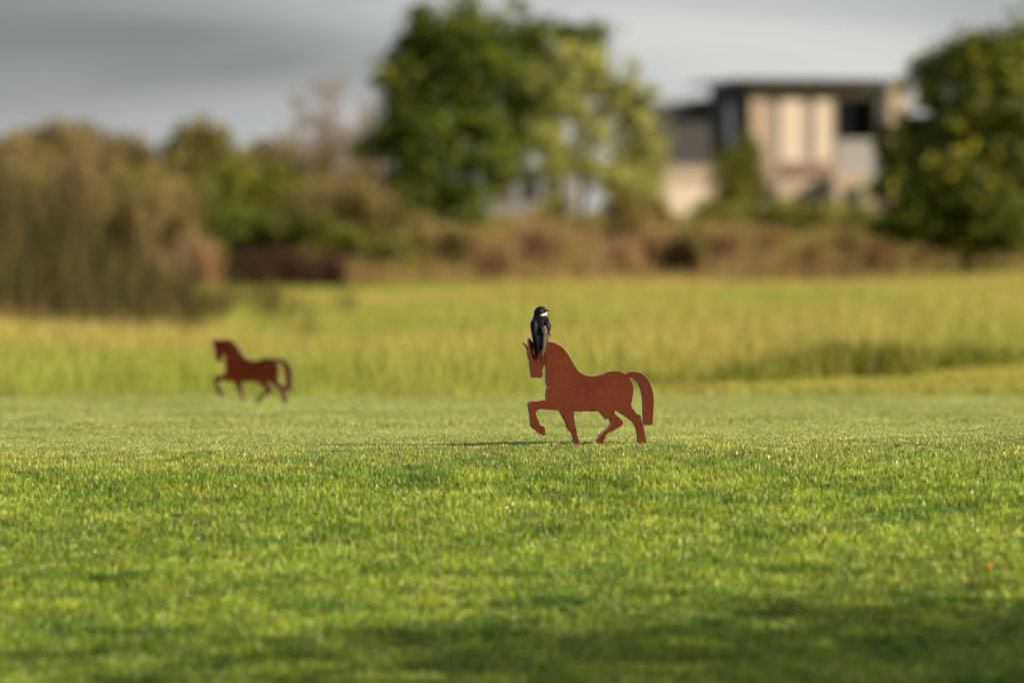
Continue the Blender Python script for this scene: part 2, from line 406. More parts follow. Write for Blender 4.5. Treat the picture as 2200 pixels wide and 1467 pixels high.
grow = np.clip((p[:, 1] - edge_of_meadow(p[:, 0])) / 1.5, .35, 1)
sc = rng.uniform(.75, 1.3, len(p)) * grow * np.interp(p[:, 1], [30, 50, 75, 125], [1, .95, .62, .55]) * (1 + .25*np.sin(p[:, 0]*.8 + 1.3*np.sin(p[:, 1]*.31)))
scatter('meadow_grass', np.column_stack([p, zf(p[:, 0], p[:, 1]) - .01]), rng.uniform(0, 6.28, len(p)), sc, rng.integers(0, 6, len(p)),
        meadow_meshes, 'tall yellow green meadow grass behind the mown lawn', 'grass')
# rank dark green fringe along the foot of the slope on the right
FRINGE = [(4, (.10, .125, .012)), (3, (.15, .165, .018)), (2, (.22, .21, .03)), (1, (.05, .07, .008))]
fr_meshes = [tall_tuft(60, .12, .10, .26, .006, .012, FRINGE, M['meadow'], seeds=1) for _ in range(4)]
n = 430; fx = rng.uniform(.6, 4.6, n); fy = edge_of_meadow(fx) + np.abs(rng.normal(0, .5, n)) + .05
sc = rng.uniform(.4, 1.25, n) * (.62 + .22*np.sin(fx*5.3) + .6*np.exp(-((fx-2.0)/.3)**2) + .12*np.exp(-((fx-3.1)/.6)**2))
scatter('rank_grass_fringe', np.column_stack([fx, fy, zf(fx, fy) - .01]), rng.uniform(0, 6.28, n), sc, rng.integers(0, 4, n),
        fr_meshes, 'dark green ragged grass fringe edging the meadow on the right', 'grass')

# ------------------------------------------------------------------ reeds on the left
REED = [(4, (.038, .035, .008)), (3.5, (.019, .027, .005)), (2.6, (.105, .070, .026)), (2.5, (.056, .072, .010)), (1.2, (.21, .12, .046))]
def reed_clump():
    n = 60; h = rng.uniform(.9, 2.05, n)
    v_, t_, c_ = blades(n, rng.normal(0, .26, (n, 2)), h, rng.uniform(.010, .026, n), np.clip(np.abs(rng.normal(.16, .14, n)), 0, .8), palette(n, REED))
    return mesh_np('reed_clump', v_, t_, M['reed'], c_)
reed_meshes = [reed_clump() for _ in range(5)]
n = 640
ry = rng.uniform(45, 66, n); mg = np.arange(n) >= 400; ry[mg] = rng.uniform(38, 60, 240); rx = rng.uniform(-1, 1, n)
left = -.092*ry - 2.5; right = np.interp(ry, [45, 50, 56, 66], [-3.6, -3.3, -3.2, -3.6]) + rng.normal(0, .45, n)
rx = left + (right + np.where(mg, 1.3, .35) - left) * rng.random(n)
sc = rng.uniform(.32, 1.02, n) * np.clip(.22 + (right + .35 - rx) * .36, .15, 1)
sc = np.where(mg, rng.uniform(.10, .30, n), sc)
scatter('reed_bed', np.column_stack([rx, ry, zf(rx, ry) - .02]), rng.uniform(0, 6.28, n), sc, rng.integers(0, 5, n),
        reed_meshes, 'tall brown green reeds massed at the left edge', 'reeds')

# ------------------------------------------------------------------ trees and shrubs
def leaf_quads(c, size, cols):
    n = len(c)
    a = rng.normal(size=(n, 3)); a /= np.linalg.norm(a, axis=1)[:, None]
    b = rng.normal(size=(n, 3)); b -= a * (a*b).sum(1)[:, None]; b /= np.linalg.norm(b, axis=1)[:, None]
    s = (size * rng.uniform(.6, 1.35, n))[:, None]
    v = np.stack([c - a*s, c + b*s*.42 + a*s*.05, c + a*s, c - b*s*.42 + a*s*.05], 1).reshape(-1, 3)
    k = (np.arange(n)*4)[:, None]
    t_ = np.stack([k + np.array([0, 1, 2]), k + np.array([0, 2, 3])], 1).reshape(-1, 3)
    return v, t_, np.repeat(cols, 4, 0)
def bent(p0, p1, sag=.12, n=4):
    p0, p1 = Vector(p0), Vector(p1); L = (p1-p0).length
    off = Vector(rng.normal(0, sag*L, 3)); off.z = abs(off.z)*.6
    return [p0.lerp(p1, i/n) + off * math.sin(math.pi*i/n) for i in range(n+1)]
def tree(name, label, cat, px, d, lobes, pal, nleaf, leaf, trunk_r, sub=16, tight=.24, stems=1, depth=.8, bark='bark', group=None, limb=.34, base_dx=0, mat='leaf'):
    """lobes: crown masses as (px, py, rx px, ry px) of the photo, given real depth at distance d"""
    global rng
    rng = np.random.default_rng(sum(ord(ch_)*(i_+3) for i_, ch_ in enumerate(label)))
    m = d / FPX
    bx_ = (px - 1100)*m; base = Vector((bx_, d, zg(bx_, d)))
    root = thing(name, label, cat, base, group=group)
    tops = []; clumps = []
    for (lx, ly, rx_, ry_) in lobes:
        c = at(lx, ly, d) - base; a = np.array([rx_*m, rx_*m*depth, ry_*m]); c.y += float(rng.normal(0, .3)) * a[0]
        tops.append((c, a))
        u = rng.normal(size=(sub, 3)); u /= np.linalg.norm(u, axis=1)[:, None]
        for q_ in u * rng.uniform(.35, 1.12, (sub, 1)): clumps.append((np.array(c) + q_*a, a * tight * rng.uniform(.6, 1.35), c))
    wts = np.array([c[1].prod()**(1/1.5) for c in clumps]); wts /= wts.sum()
    idx = rng.choice(len(clumps), nleaf, p=wts)
    cc = np.array([c[0] for c in clumps]); ca = np.array([c[1] for c in clumps])
    pts = cc[idx] + rng.normal(size=(nleaf, 3)) * ca[idx]
    pts[:, 2] = np.maximum(pts[:, 2], .05)
    shade = rng.uniform(.82, 1.18, len(clumps))[idx][:, None]
    v_, t_, c_ = leaf_quads(pts, leaf, palette(nleaf, pal) * shade)
    link(bpy.data.objects.new('crown', mesh_np('crown', v_, t_, M[mat], c_)), root)
    mb = MB(); zt = max(c.z for c, a in tops)
    for s in range(stems):
        ox, oy = rng.normal(0, .12*(stems > 1), 2)
        top = Vector((base_dx*m + ox*2, oy*2, zt*.8)); tr = bent((ox, oy, -.1), top, .04, 6)
        mb.tube(tr, [trunk_r*(1.25 if i == 0 else 1-.13*i) for i in range(7)], 8)
        for (c, a) in tops:
            st = tr[max(1, min(5, int(6*max(.15, (c.z - a[2])/zt*.75))))]
            br = bent(st, c, .1, 4); mb.tube(br, [trunk_r*.5*(1-.2*i) for i in range(5)], 6)
        for k_ in range(min(len(clumps), 70)):
            q_, ca_, c = clumps[int(rng.integers(len(clumps)))]
            mb.tube(bent(c, Vector(q_), .08, 2), [trunk_r*limb*.5, trunk_r*.12, trunk_r*.05], 4)
    mb.build('trunk', M[bark], root, smooth=True)
    return root

DARK = [(4, (.040, .068, .005)), (3, (.068, .102, .007)), (2.2, (.125, .152, .009)), (1.6, (.23, .23, .017))]
LIME = [(4, (.36, .40, .10)), (3, (.46, .50, .17)), (2, (.23, .29, .05)), (1, (.56, .57, .26))]
OLIVE = [(4, (.155, .130, .022)), (3, (.21, .165, .035)), (2, (.085, .082, .014)), (1, (.29, .22, .06))]
BROWN = [(4, (.21, .15, .065)), (3, (.26, .19, .085)), (2, (.13, .10, .045)), (1, (.3, .24, .09))]
BRIGHT = [(4, (.13, .16, .010)), (3, (.18, .19, .014)), (2, (.075, .10, .008)), (1, (.25, .22, .025))]
YELLOW = [(4, (.20, .165, .04)), (3, (.15, .145, .03)), (2, (.25, .19, .06))]
DEEP = [(4, (.040, .067, .005)), (3, (.084, .122, .008)), (2.2, (.16, .182, .012)), (1.7, (.30, .27, .022))]  # lightest tones stand in for warm sun highlights

tree('broadleaf_tree', 'big dark green rounded tree in the middle background', 'tree', 985, 120,
     [(1065, 75, 105, 85), (925, 85, 80, 62), (1215, 100, 72, 58), (925, 205, 120, 85), (1085, 205, 140, 92), (865, 310, 95, 72), (1010, 320, 130, 80), (825, 395, 72, 58), (930, 420, 110, 66), (1125, 300, 80, 80), (900, 480, 62, 42), (1010, 430, 66, 46), (830, 470, 55, 45), (960, 490, 70, 38)], DARK, 40000, .085, .11, base_dx=60, sub=22, tight=.2)
tree('young_tree', 'airy pale lime tree right of the big dark tree', 'tree', 1245, 112,
     [(1190, 210, 70, 70), (1285, 240, 75, 75), (1365, 305, 72, 80), (1230, 340, 80, 70), (1320, 400, 95, 65), (1405, 390, 45, 90), (1180, 440, 40, 40), (1375, 235, 50, 55), (1255, 150, 60, 55), (1325, 185, 55, 55)],
     LIME, 9800, .075, .06, sub=15, tight=.17, base_dx=10, mat='leaf_light')
tree('evergreen_tree', 'dense dark tree with yellowish leaf tips at the right edge', 'tree', 2080, 92,  # yellowish tips are sun highlights put into the leaf tint
     [(2090, 130, 110, 70), (2190, 150, 90, 90), (2020, 210, 80, 80), (2120, 260, 120, 90), (1975, 320, 70, 75), (2080, 380, 120, 90), (2200, 330, 100, 120),
      (1985, 430, 75, 70), (2110, 470, 120, 60), (2230, 460, 80, 70), (1935, 330, 55, 70), (1930, 420, 55, 60), (1950, 495, 70, 40), (2060, 515, 90, 35), (2180, 520, 90, 35)], DEEP, 32000, .075, .09, tight=.18, sub=24)
tree('small_garden_tree', 'small leafy tree standing in front of the house', 'tree', 1580, 175,
     [(1550, 360, 32, 38), (1610, 350, 36, 42), (1580, 400, 55, 40), (1560, 430, 45, 25)], BRIGHT, 4200, .07, .05)
tree('bushy_tree', 'brownish leaning tree at far left above the reeds', 'tree', 90, 118,
     [(70, 320, 70, 50), (140, 310, 60, 55), (20, 350, 70, 60), (100, 400, 110, 60)], OLIVE + BROWN, 5200, .07, .06)
tree('bushy_tree', 'loose olive tree next to the far left brownish one', 'tree', 265, 122,
     [(190, 320, 55, 45), (270, 340, 60, 45), (240, 400, 90, 50), (320, 390, 60, 50)], OLIVE, 4600, .07, .06)
tree('bushy_tree', 'dark olive tree with a square top left of the bare tree', 'tree', 430, 126,
     [(410, 310, 50, 45), (475, 310, 45, 42), (440, 370, 80, 50), (360, 380, 45, 55)], OLIVE, 6500, .07, .07)
tree('bushy_tree', 'short brown green tree between the square topped tree and the bare tree', 'tree', 570, 130,
     [(545, 330, 40, 50), (600, 350, 50, 50), (570, 400, 80, 50)], OLIVE + BROWN, 4200, .07, .06)
tree('round_shrub', 'bright green shrub in front of the left trees', 'shrub', 580, 104,
     [(530, 400, 75, 45), (620, 400, 70, 45), (570, 450, 110, 45), (690, 440, 60, 45)], BRIGHT, 8000, .06, .04, stems=3)
tree('round_shrub', 'yellowish shrub against the left foot of the big dark tree', 'shrub', 790, 100,
     [(760, 430, 55, 45), (820, 460, 60, 50), (780, 510, 80, 40)], YELLOW, 5200, .06, .035, stems=3)
tree('round_shrub', 'dark shrub behind the reeds at far left', 'shrub', 150, 98,
     [(60, 450, 110, 60), (200, 460, 110, 55), (300, 500, 90, 50)], DARK, 9000, .06, .04, stems=3)
tree('round_shrub', 'deep green low shrub behind the purple mound', 'shrub', 440, 98,
     [(370, 480, 80, 50), (470, 490, 90, 45), (580, 510, 80, 35), (420, 430, 70, 50), (330, 440, 60, 50)], DARK, 11000, .06, .04, stems=3)
tree('round_shrub', 'olive shrub right of the purple mound', 'shrub', 740, 97,
     [(660, 500, 60, 40), (750, 530, 60, 40), (830, 550, 60, 35)], OLIVE + DARK, 6000, .055, .035, stems=3)
tree('round_shrub', 'rusty brown shrub at the foot of the big dark tree', 'shrub', 960, 104,
     [(920, 520, 60, 40), (1000, 520, 50, 40), (960, 550, 90, 30)], BROWN + OLIVE, 5200, .055, .035, stems=3)
tree('round_shrub', 'yellow green shrub at the foot of the airy lime tree', 'shrub', 1385, 108,
     [(1350, 440, 50, 40), (1410, 450, 40, 45), (1380, 490, 70, 30)], YELLOW, 4200, .055, .035, stems=3)
tree('round_shrub', 'grey green hedge shrub before the white house wall', 'shrub', 1700, 150,
     [(1560, 455, 60, 20), (1660, 455, 70, 22), (1760, 458, 70, 22), (1850, 465, 50, 25)], BRIGHT + OLIVE, 5200, .07, .035, stems=3)

def bare_tree(name, label, px, d, top_py, spread_px, n, buds, pal=[(3, (.24, .17, .12)), (2, (.2, .16, .08)), (1, (.3, .2, .15))], cat='tree'):
    m = d/FPX; bx_ = (px-1100)*m; base = Vector((bx_, d, zg(bx_, d))); root = thing(name, label, cat, base)
    H = (at(px, top_py, d) - base).z; mb = MB(); tips = []
    for k in range(n):
        an = rng.uniform(0, 6.28); r = spread_px*m*math.sqrt(rng.random())
        h = H*rng.uniform(.55, 1.0)*(1 - .25*(r/(spread_px*m))**2); tip = Vector((r*math.cos(an), r*math.sin(an), h))
        st = Vector((tip.x*.12, tip.y*.12, H*rng.uniform(.12, .4))); pth = bent(st, tip, .06, 4)
        mb.tube(pth, [.018, .013, .009, .006, .003], 4)
        for j in range(9):
            q_ = pth[int(rng.integers(1, 5))]; e_ = q_ + Vector((rng.normal(0, .12), rng.normal(0, .12), rng.uniform(.08, .32)))
            mb.tube([q_, e_], [.005, .002], 3); tips.append(np.array(e_)); tips.append(np.array(q_.lerp(e_, .6)))
    mb.tube(bent((0, 0, -.1), (0, 0, H*.45), .03, 4), [.07, .05, .045, .035, .025], 7)
    mb.build('trunk', M['twig'], root)
    tp = np.array(tips); idx = rng.integers(0, len(tp), buds)
    v_, t_, c_ = leaf_quads(tp[idx] + rng.normal(0, .05, (buds, 3)), .035, palette(buds, pal))
    link(bpy.data.objects.new('crown', mesh_np('crown', v_, t_, M['leaf'], c_)), root)
bare_tree('bare_tree', 'tall nearly bare pinkish twiggy tree left of the big dark tree', 705, 124, 150, 95, 75, 7500)
bare_tree('bare_tree', 'sparse twiggy tree touching the left side of the big dark tree', 795, 128, 185, 60, 40, 3600)
bare_tree('bare_tree', 'thin low twiggy tree above the bright green shrub', 640, 132, 260, 75, 40, 3600)

def feathery(label, px, d, top, spread, n, buds): bare_tree('feathery_shrub', label, px, d, top, spread, n, buds, [(3, (.28, .21, .05)), (3, (.20, .165, .04)), (2, (.15, .14, .03)), (1, (.34, .23, .09))], 'shrub')
feathery('feathery golden olive shrub rising behind the far left reeds', 30, 88, 285, 95, 40, 4200)
feathery('feathery shrub with a pointed top above the middle of the reeds', 165, 92, 275, 75, 36, 3600)
feathery('feathery pale olive shrub at the right end of the reeds', 300, 94, 330, 80, 34, 3600)
feathery('feathery golden shrub left of the square topped olive tree', 385, 97, 350, 70, 34, 3600)
feathery('feathery brown gold shrub under the bare tree', 690, 101, 345, 90, 40, 4600)
feathery('feathery ochre shrub between the bare tree and the big dark tree', 775, 103, 375, 70, 34, 3600)

# ornamental grasses
def grass_clump(name, label, px, py, w_px, h_px, d, pal, plume, n=420, group=None, lean=.55):
    m = d/FPX; bx_ = (px-1100)*m; base = Vector((bx_, d, zg(bx_, d) - .02)); root = thing(name, label, 'ornamental grass', base, group=group)
    H = max(.25, (at(px, py - h_px, d) - base).z); W = w_px*m*.5
    def part(nm, k, hlo, hhi, pal_, wd, ln):
        b = rng.normal(0, .35, (k, 2))*np.array([W, W*.7]); h = rng.uniform(H*hlo, H*hhi, k)
        v_, t_, c_ = blades(k, b, h*1.05, rng.uniform(wd*.6, wd*1.4, k), np.clip(np.abs(rng.normal(ln, .22, k)), 0, .93), palette(k, pal_))
        link(bpy.data.objects.new(nm, mesh_np(nm, v_, t_, M['reed'], c_)), root)
    part('leaves', n, .45, .95, pal, .012, lean)
    if plume: part('plumes', n//3, .8, 1.1, plume, .03, lean*.6)
    return root
PURP = [(4, (.050, .022, .018)), (3, (.075, .034, .024)), (2, (.035, .020, .014)), (1, (.10, .06, .035))]
PINK = [(3, (.42, .265, .15)), (3, (.34, .21, .115)), (2, (.27, .19, .08))]
RUST = [(3, (.24, .13, .065)), (3, (.16, .09, .045)), (2, (.29, .19, .08))]
DKBR = [(3, (.10, .064, .03)), (3, (.13, .085, .038)), (2, (.075, .07, .022))]
grass_clump('grass_mound', 'left half of the low dark purple grass mound', 530, 600, 130, 95, 88, PURP, None, 900)
grass_clump('grass_mound', 'right half of the low dark purple grass mound, rounder', 620, 600, 130, 100, 88.5, PURP, None, 1000)
grass_clump('grass_mound', 'small dark purple tussock at the right end of the purple mound', 700, 598, 100, 85, 89, PURP, None, 800)
grass_clump('plume_grass', 'pale pinkish plumed grass left of the purple mound', 435, 605, 85, 100, 86, PINK, PINK, 420, lean=.3)
grass_clump('plume_grass', 'thin buff grass tuft among the reeds', 330, 600, 70, 70, 84, PINK + RUST, PINK, 260, lean=.3)
k_ = 0
for px, w, h, pal, pl, lab in [
    (1070, 110, 75, RUST, PINK, 'rusty pink plume grass under the gap between two trees'),
    (1160, 120, 80, RUST, PINK, 'wide rosy plume grass right of the gap between trees'),
    (1250, 100, 70, RUST, PINK, 'rosy plume grass at the trunk of the airy tree'),
    (1335, 110, 85, PINK, PINK, 'brightest pink plume grass right of the airy tree trunk'),
    (1400, 70, 60, RUST, PINK, 'small rust plume grass before the pale house wall'),
    (1460, 110, 85, DKBR, RUST, 'large brown round tussock below the grey house wing'),
    (1560, 90, 60, DKBR, PINK, 'low brown tussock below the small garden tree'),
    (1650, 110, 75, DKBR, RUST, 'dark brown tussock below the cream house windows'),
    (1745, 90, 70, DKBR, RUST, 'dark tussock below the arched porch of the house'),
    (1815, 90, 78, DKBR, None, 'blackish brown tussock left of the right edge tree'),
    (1890, 100, 65, DKBR, RUST, 'reddish brown tussock touching the right edge tree'),
    (2010, 120, 55, OLIVE, RUST, 'low olive tussock under the right edge tree'),
    (2140, 130, 60, OLIVE, PINK, 'buff topped tussock in the right corner under the tree')]:
    grass_clump('plume_grass' if pl is PINK else 'tussock_grass', lab, px, 556, w, h*(.75, 1.25, .95, .6, 1.35)[k_ % 5], 95 + (k_*7 % 5)*2.6, pal, pl, 420, lean=.42); k_ += 1
dry = [tall_tuft(70, .26, .12, .45, .008, .018, RUST + PINK + [(5, (.22, .185, .06)), (3, (.13, .14, .03))], M['meadow'], seeds=5) for _ in range(5)]
p = jitter_field(-4.5, 12, 91, 105, .62, lambda x, y: np.abs(x) < .1*y + 2)
p = p[rng.random(len(p)) < .75]
scatter('dry_grass_band', np.column_stack([p, zf(p[:, 0], p[:, 1]) - .02]), rng.uniform(0, 6.28, len(p)), rng.uniform(.45, 1.3, len(p))*(1 + .3*np.sin(p[:, 0]*1.7)), rng.integers(0, 5, len(p)),
        dry, 'band of soft tan and russet dry grass below the trees', 'grass')
# weeds and low scrub that fill the ground between them
scrub = [tall_tuft(70, .28, .2, .62, .012, .026, OLIVE + [(2, (.13, .14, .03)), (2, (.2, .14, .07))], M['meadow'], seeds=5) for _ in range(5)]
p = jitter_field(-26, 26, 103, 240, 1.0, lambda x, y: (np.abs(x) < .1*y + 4) & (np.sin(x*.9 + y*.21)*np.sin(y*.37 - x*.4) > -.35))
scatter('scrub', np.column_stack([p, zf(p[:, 0], p[:, 1]) - .02]), rng.uniform(0, 6.28, len(p)), rng.uniform(.3, 1.15, len(p)), rng.integers(0, 5, len(p)),
        scrub, 'low brown and green scrub between the background trees', 'scrub')

# ------------------------------------------------------------------ house
M['render'] = plain_mat('beige_render', (.285, .232, .168), .85, .06, .8, .1)
M['cream'] = plain_mat('cream_blinds', (.44, .39, .31), .8, .03, .8, .05)
M['grey'] = plain_mat('dark_grey_paint_and_shade', (.026, .025, .026), .7, .08, .6, .1)
M['slate'] = plain_mat('mid_grey_render', (.055, .052, .055), .8, .06, .6, .1)
M['lightgrey'] = plain_mat('light_grey_parapet', (.22, .215, .215), .8, .05, .6, .1)
M['roof'] = plain_mat('pale_metal_roof', (.34, .35, .36), .45, .05, 1, .05)
M['brown'] = plain_mat('red_brown_strip', (.14, .075, .05), .8, .15, 2, .2)
t = NT('window_glass'); M['glass'] = t.done(t.pbr((.02, .022, .025), 0.12, spec=0.3))
M['curtain'] = plain_mat('drawn_curtain', (.25, .215, .175), .8, .05, 1, .05)
M['frame'] = plain_mat('window_frame_metal', (.10, .10, .105), .5, .05, 2, .05)
HD = 270.0; hm = HD / FPX
yaw = R(-11)                                        # front turned a little to the right, so the left flank shows
hp = at(1612, 470, HD)
house = thing('modern_house', 'two storey beige and grey flat roofed house behind the garden', 'house', (hp.x, hp.y, zg(hp.x, hp.y) - .3), -yaw)
h0 = house.location.z
def hx(px): return (px - 1612)*hm/math.cos(yaw)       # along the front
def hz(py): return (CAM_H - (py - HORIZON)*hm) - h0   # height above the house base
def hpart(name, mat, boxes, parent=house, bevel=0):
    mb = MB()
    for b in boxes: mb.box(*b)
    return mb.build(name, M[mat], parent, bevel=bevel)
DEP = 8.5
# walls of the main block, the front left open over the windows and the balcony
hpart('wall', 'render', [(hx(1612), hx(1650), 0, .35, hz(372), hz(184)), (hx(1650), hx(1797), .0, .35, hz(214), hz(184)), (hx(1650), hx(1790), 0, .35, hz(372), hz(344)),
                         (hx(1790), hx(1796), 0, .35, hz(372), hz(214)), (hx(1797), hx(1884), -.02, .33, hz(213), hz(184))])
hpart('side_wall', 'grey', [(hx(1612) - .02, hx(1612) + .33, .35, DEP, 0, hz(180))])  # flank turned from the sun, its shade put into the dark grey
hpart('side_wall', 'grey', [(hx(1884), hx(1912), -.1, DEP, 0, hz(182))])
hpart('end_wall', 'render', [(hx(1912), hx(1958), .2, DEP, 0, hz(183))])
hpart('rear_wall', 'slate', [(hx(1612) + .33, hx(1878), DEP - .3, DEP, 0, hz(184))])
hpart('floor_slab', 'slate', [(hx(1616), hx(1876), .4, DEP - .4, hz(372), hz(366))])
hpart('ground_floor_wall', 'render', [(hx(1630), hx(1795), -1.2, .3, 0, hz(372))])
rf = hpart('roof', 'roof', [(hx(1612) - .95, hx(1935), -1.0, DEP + .6, hz(177), hz(170))])
hpart('fascia', 'slate', [(hx(1612) - 1.0, hx(1935) + .05, -1.06, -1.0, hz(177.5), hz(169.5))], rf)
for (a, b, dep, mt) in [(1650, 1676, .30, 'glass'), (1727, 1751, .30, 'glass')]:
    w = hpart('window', 'frame', [(hx(a), hx(a) + .07, .12, .3, hz(344), hz(214)), (hx(b) - .07, hx(b), .12, .3, hz(344), hz(214)), (hx(a) + .07, hx(b) - .07, .12, .3, hz(214) - .08, hz(214)), (hx(a) + .07, hx(b) - .07, .12, .3, hz(344), hz(344) + .08)])
    hpart('pane', 'curtain', [(hx(a) + .07, hx(b) - .07, .2, .24, hz(344) + .08, hz(214) - .08)], w)
for (a, b) in [(1676, 1727), (1751, 1790)]:
    hpart('blind_panel', 'cream', [(hx(a), hx(b), .06, .3, hz(344), hz(214))], bevel=.02)
hpart('balcony_parapet', 'lightgrey', [(hx(1797), hx(1883), -.05, .2, hz(400), hz(300))])
bk = hpart('balcony_wall', 'frame', [(hx(1797), hx(1883), 2.2, 2.3, hz(366), hz(300))])
hpart('balcony_lintel', 'frame', [(hx(1797), hx(1883), 2.2, 2.3, hz(226), hz(186))])
hpart('pane', 'glass', [(hx(1797), hx(1883), 2.14, 2.17, hz(360), hz(190))], bk)  # dark sheet standing in for the shade inside the balcony recess
hpart('brown_band', 'brown', [(hx(1655), hx(1765), -1.6, -1.2, hz(368), hz(352)), ])  # red brown band across the lower front
hpart('lower_parapet', 'render', [(hx(1650), hx(1790), -1.9, -1.6, 0, hz(384))])
sw = hpart('window', 'frame', [(hx(1612) - .10, hx(1612) - .02, 2.6, 4.6, hz(312), hz(222))])
hpart('pane', 'glass', [(hx(1612) - .13, hx(1612) - .10, 2.7, 4.5, hz(310), hz(224))], sw)
# arched porch
arc = [(hx(1755), 0), (hx(1755), hz(372)), (hx(1785), hz(366)), (hx(1812), hz(372)), (hx(1832), hz(388)), (hx(1842), hz(412)), (hx(1843), 0)]
mb = MB(); mb.prism(arc, -3.4, -1.9); pr = mb.build('porch', M['render'], house)
hpart('pane', 'glass', [(hx(1776), hx(1812), -3.43, -3.40, hz(440), hz(404))], pr)
# grey wing on the left, with its own sloping roof
mb = MB(); mb.prism([(hx(1425), hz(356)), (hx(1425), hz(240)), (hx(1450), hz(229)), (hx(1480), hz(221)), (hx(1515), hz(216)), (hx(1548), hz(214)), (hx(1548), hz(356))], 1.4, 8.0); wg = mb.build('side_wing', M['grey'], house)
mb = MB(); mb.prism([(hx(1420), hz(241)), (hx(1420), hz(237)), (hx(1449), hz(225)), (hx(1480), hz(217)), (hx(1515), hz(212)), (hx(1549), hz(210)), (hx(1549), hz(213.8)), (hx(1515), hz(215.8)), (hx(1480), hz(220.8)), (hx(1450), hz(228.8))], 1.2, 8.2); mb.build('wing_roof', M['frame'], wg)
hpart('wing_base', 'render', [(hx(1425) + .03, hx(1612) - .35, 1.0, 7.8, 0, hz(357))])
hpart('garden_wall', 'cream', [(hx(1425), hx(1505), -.6, -.3, 0, hz(402))])

# pale building glimpsed under the trees
b2p = at(1140, 480, 330)
b2 = thing('far_house', 'pale grey far house glimpsed through the gap between two trees', 'house', (b2p.x, b2p.y, zg(b2p.x, b2p.y) - .2), R(-6))
m2 = 330/FPX
w2 = hpart('wall', 'lightgrey', [(-90*m2, 95*m2, 0, 7, 0, 3.0)], b2)
hpart('roof', 'roof', [(-98*m2, 103*m2, -.6, 7.6, 3.0, 3.2)], b2)
for k in (-55, 0, 52):
    ww = hpart('window', 'frame', [((k-16)*m2, (k+16)*m2, -.05, -.003, 1.0, 2.4)], b2)
    hpart('pane', 'glass', [((k-14)*m2, (k+14)*m2, -.08, -.05, 1.06, 2.34)], ww)

# ------------------------------------------------------------------ horse cut-outs
t = NT('rusty_steel'); v = t.obj()
c = t.ramp(t.noise(v, 9, 5), [(0.3, (.048, .0070, .0022)), (0.5, (.060, .0102, .0024)), (0.72, (.074, .0160, .0034))])
c = t.mix(t.maprange(t.noise(v, 34, 5, .65), .52, .70, 0, .55), c, (.040, .0085, .0032))
c = t.mix(t.maprange(t.noise(v, 330, 3, .7), .50, .72, 0, .6), c, (.115, .024, .009))
c = t.mix(t.maprange(t.noise(v, 700, 2, .7), .61, .70, 0, .75), c, (.26, .10, .05))
mp = t.n('ShaderNodeMapping'); mp.inputs['Rotation'].default_value = (0, R(35), 0); mp.inputs['Scale'].default_value = (40, 60, 260); t.put(mp.inputs[0], v)
c = t.mix(t.maprange(t.noise(mp.outputs[0], 1.0, 2, .6), .70, .76, 0, .4), c, (.22, .09, .05))
M['rust'] = t.done(t.pbr(c, t.maprange(t.noise(v, 45, 4), .3, .7, .42, .6), bump=t.noise(v, 420, 4), bstr=.25, bdist=.0008, spec=.08))
t = NT('torch_cut_edge'); v = t.obj()
M['cutedge'] = t.done(t.pbr(t.ramp(t.noise(v, 160, 4), [(.3, (.020, .015, .013)), (.7, (.055, .036, .030))]), .42, .3, t.noise(v, 300, 4), .4, .001))

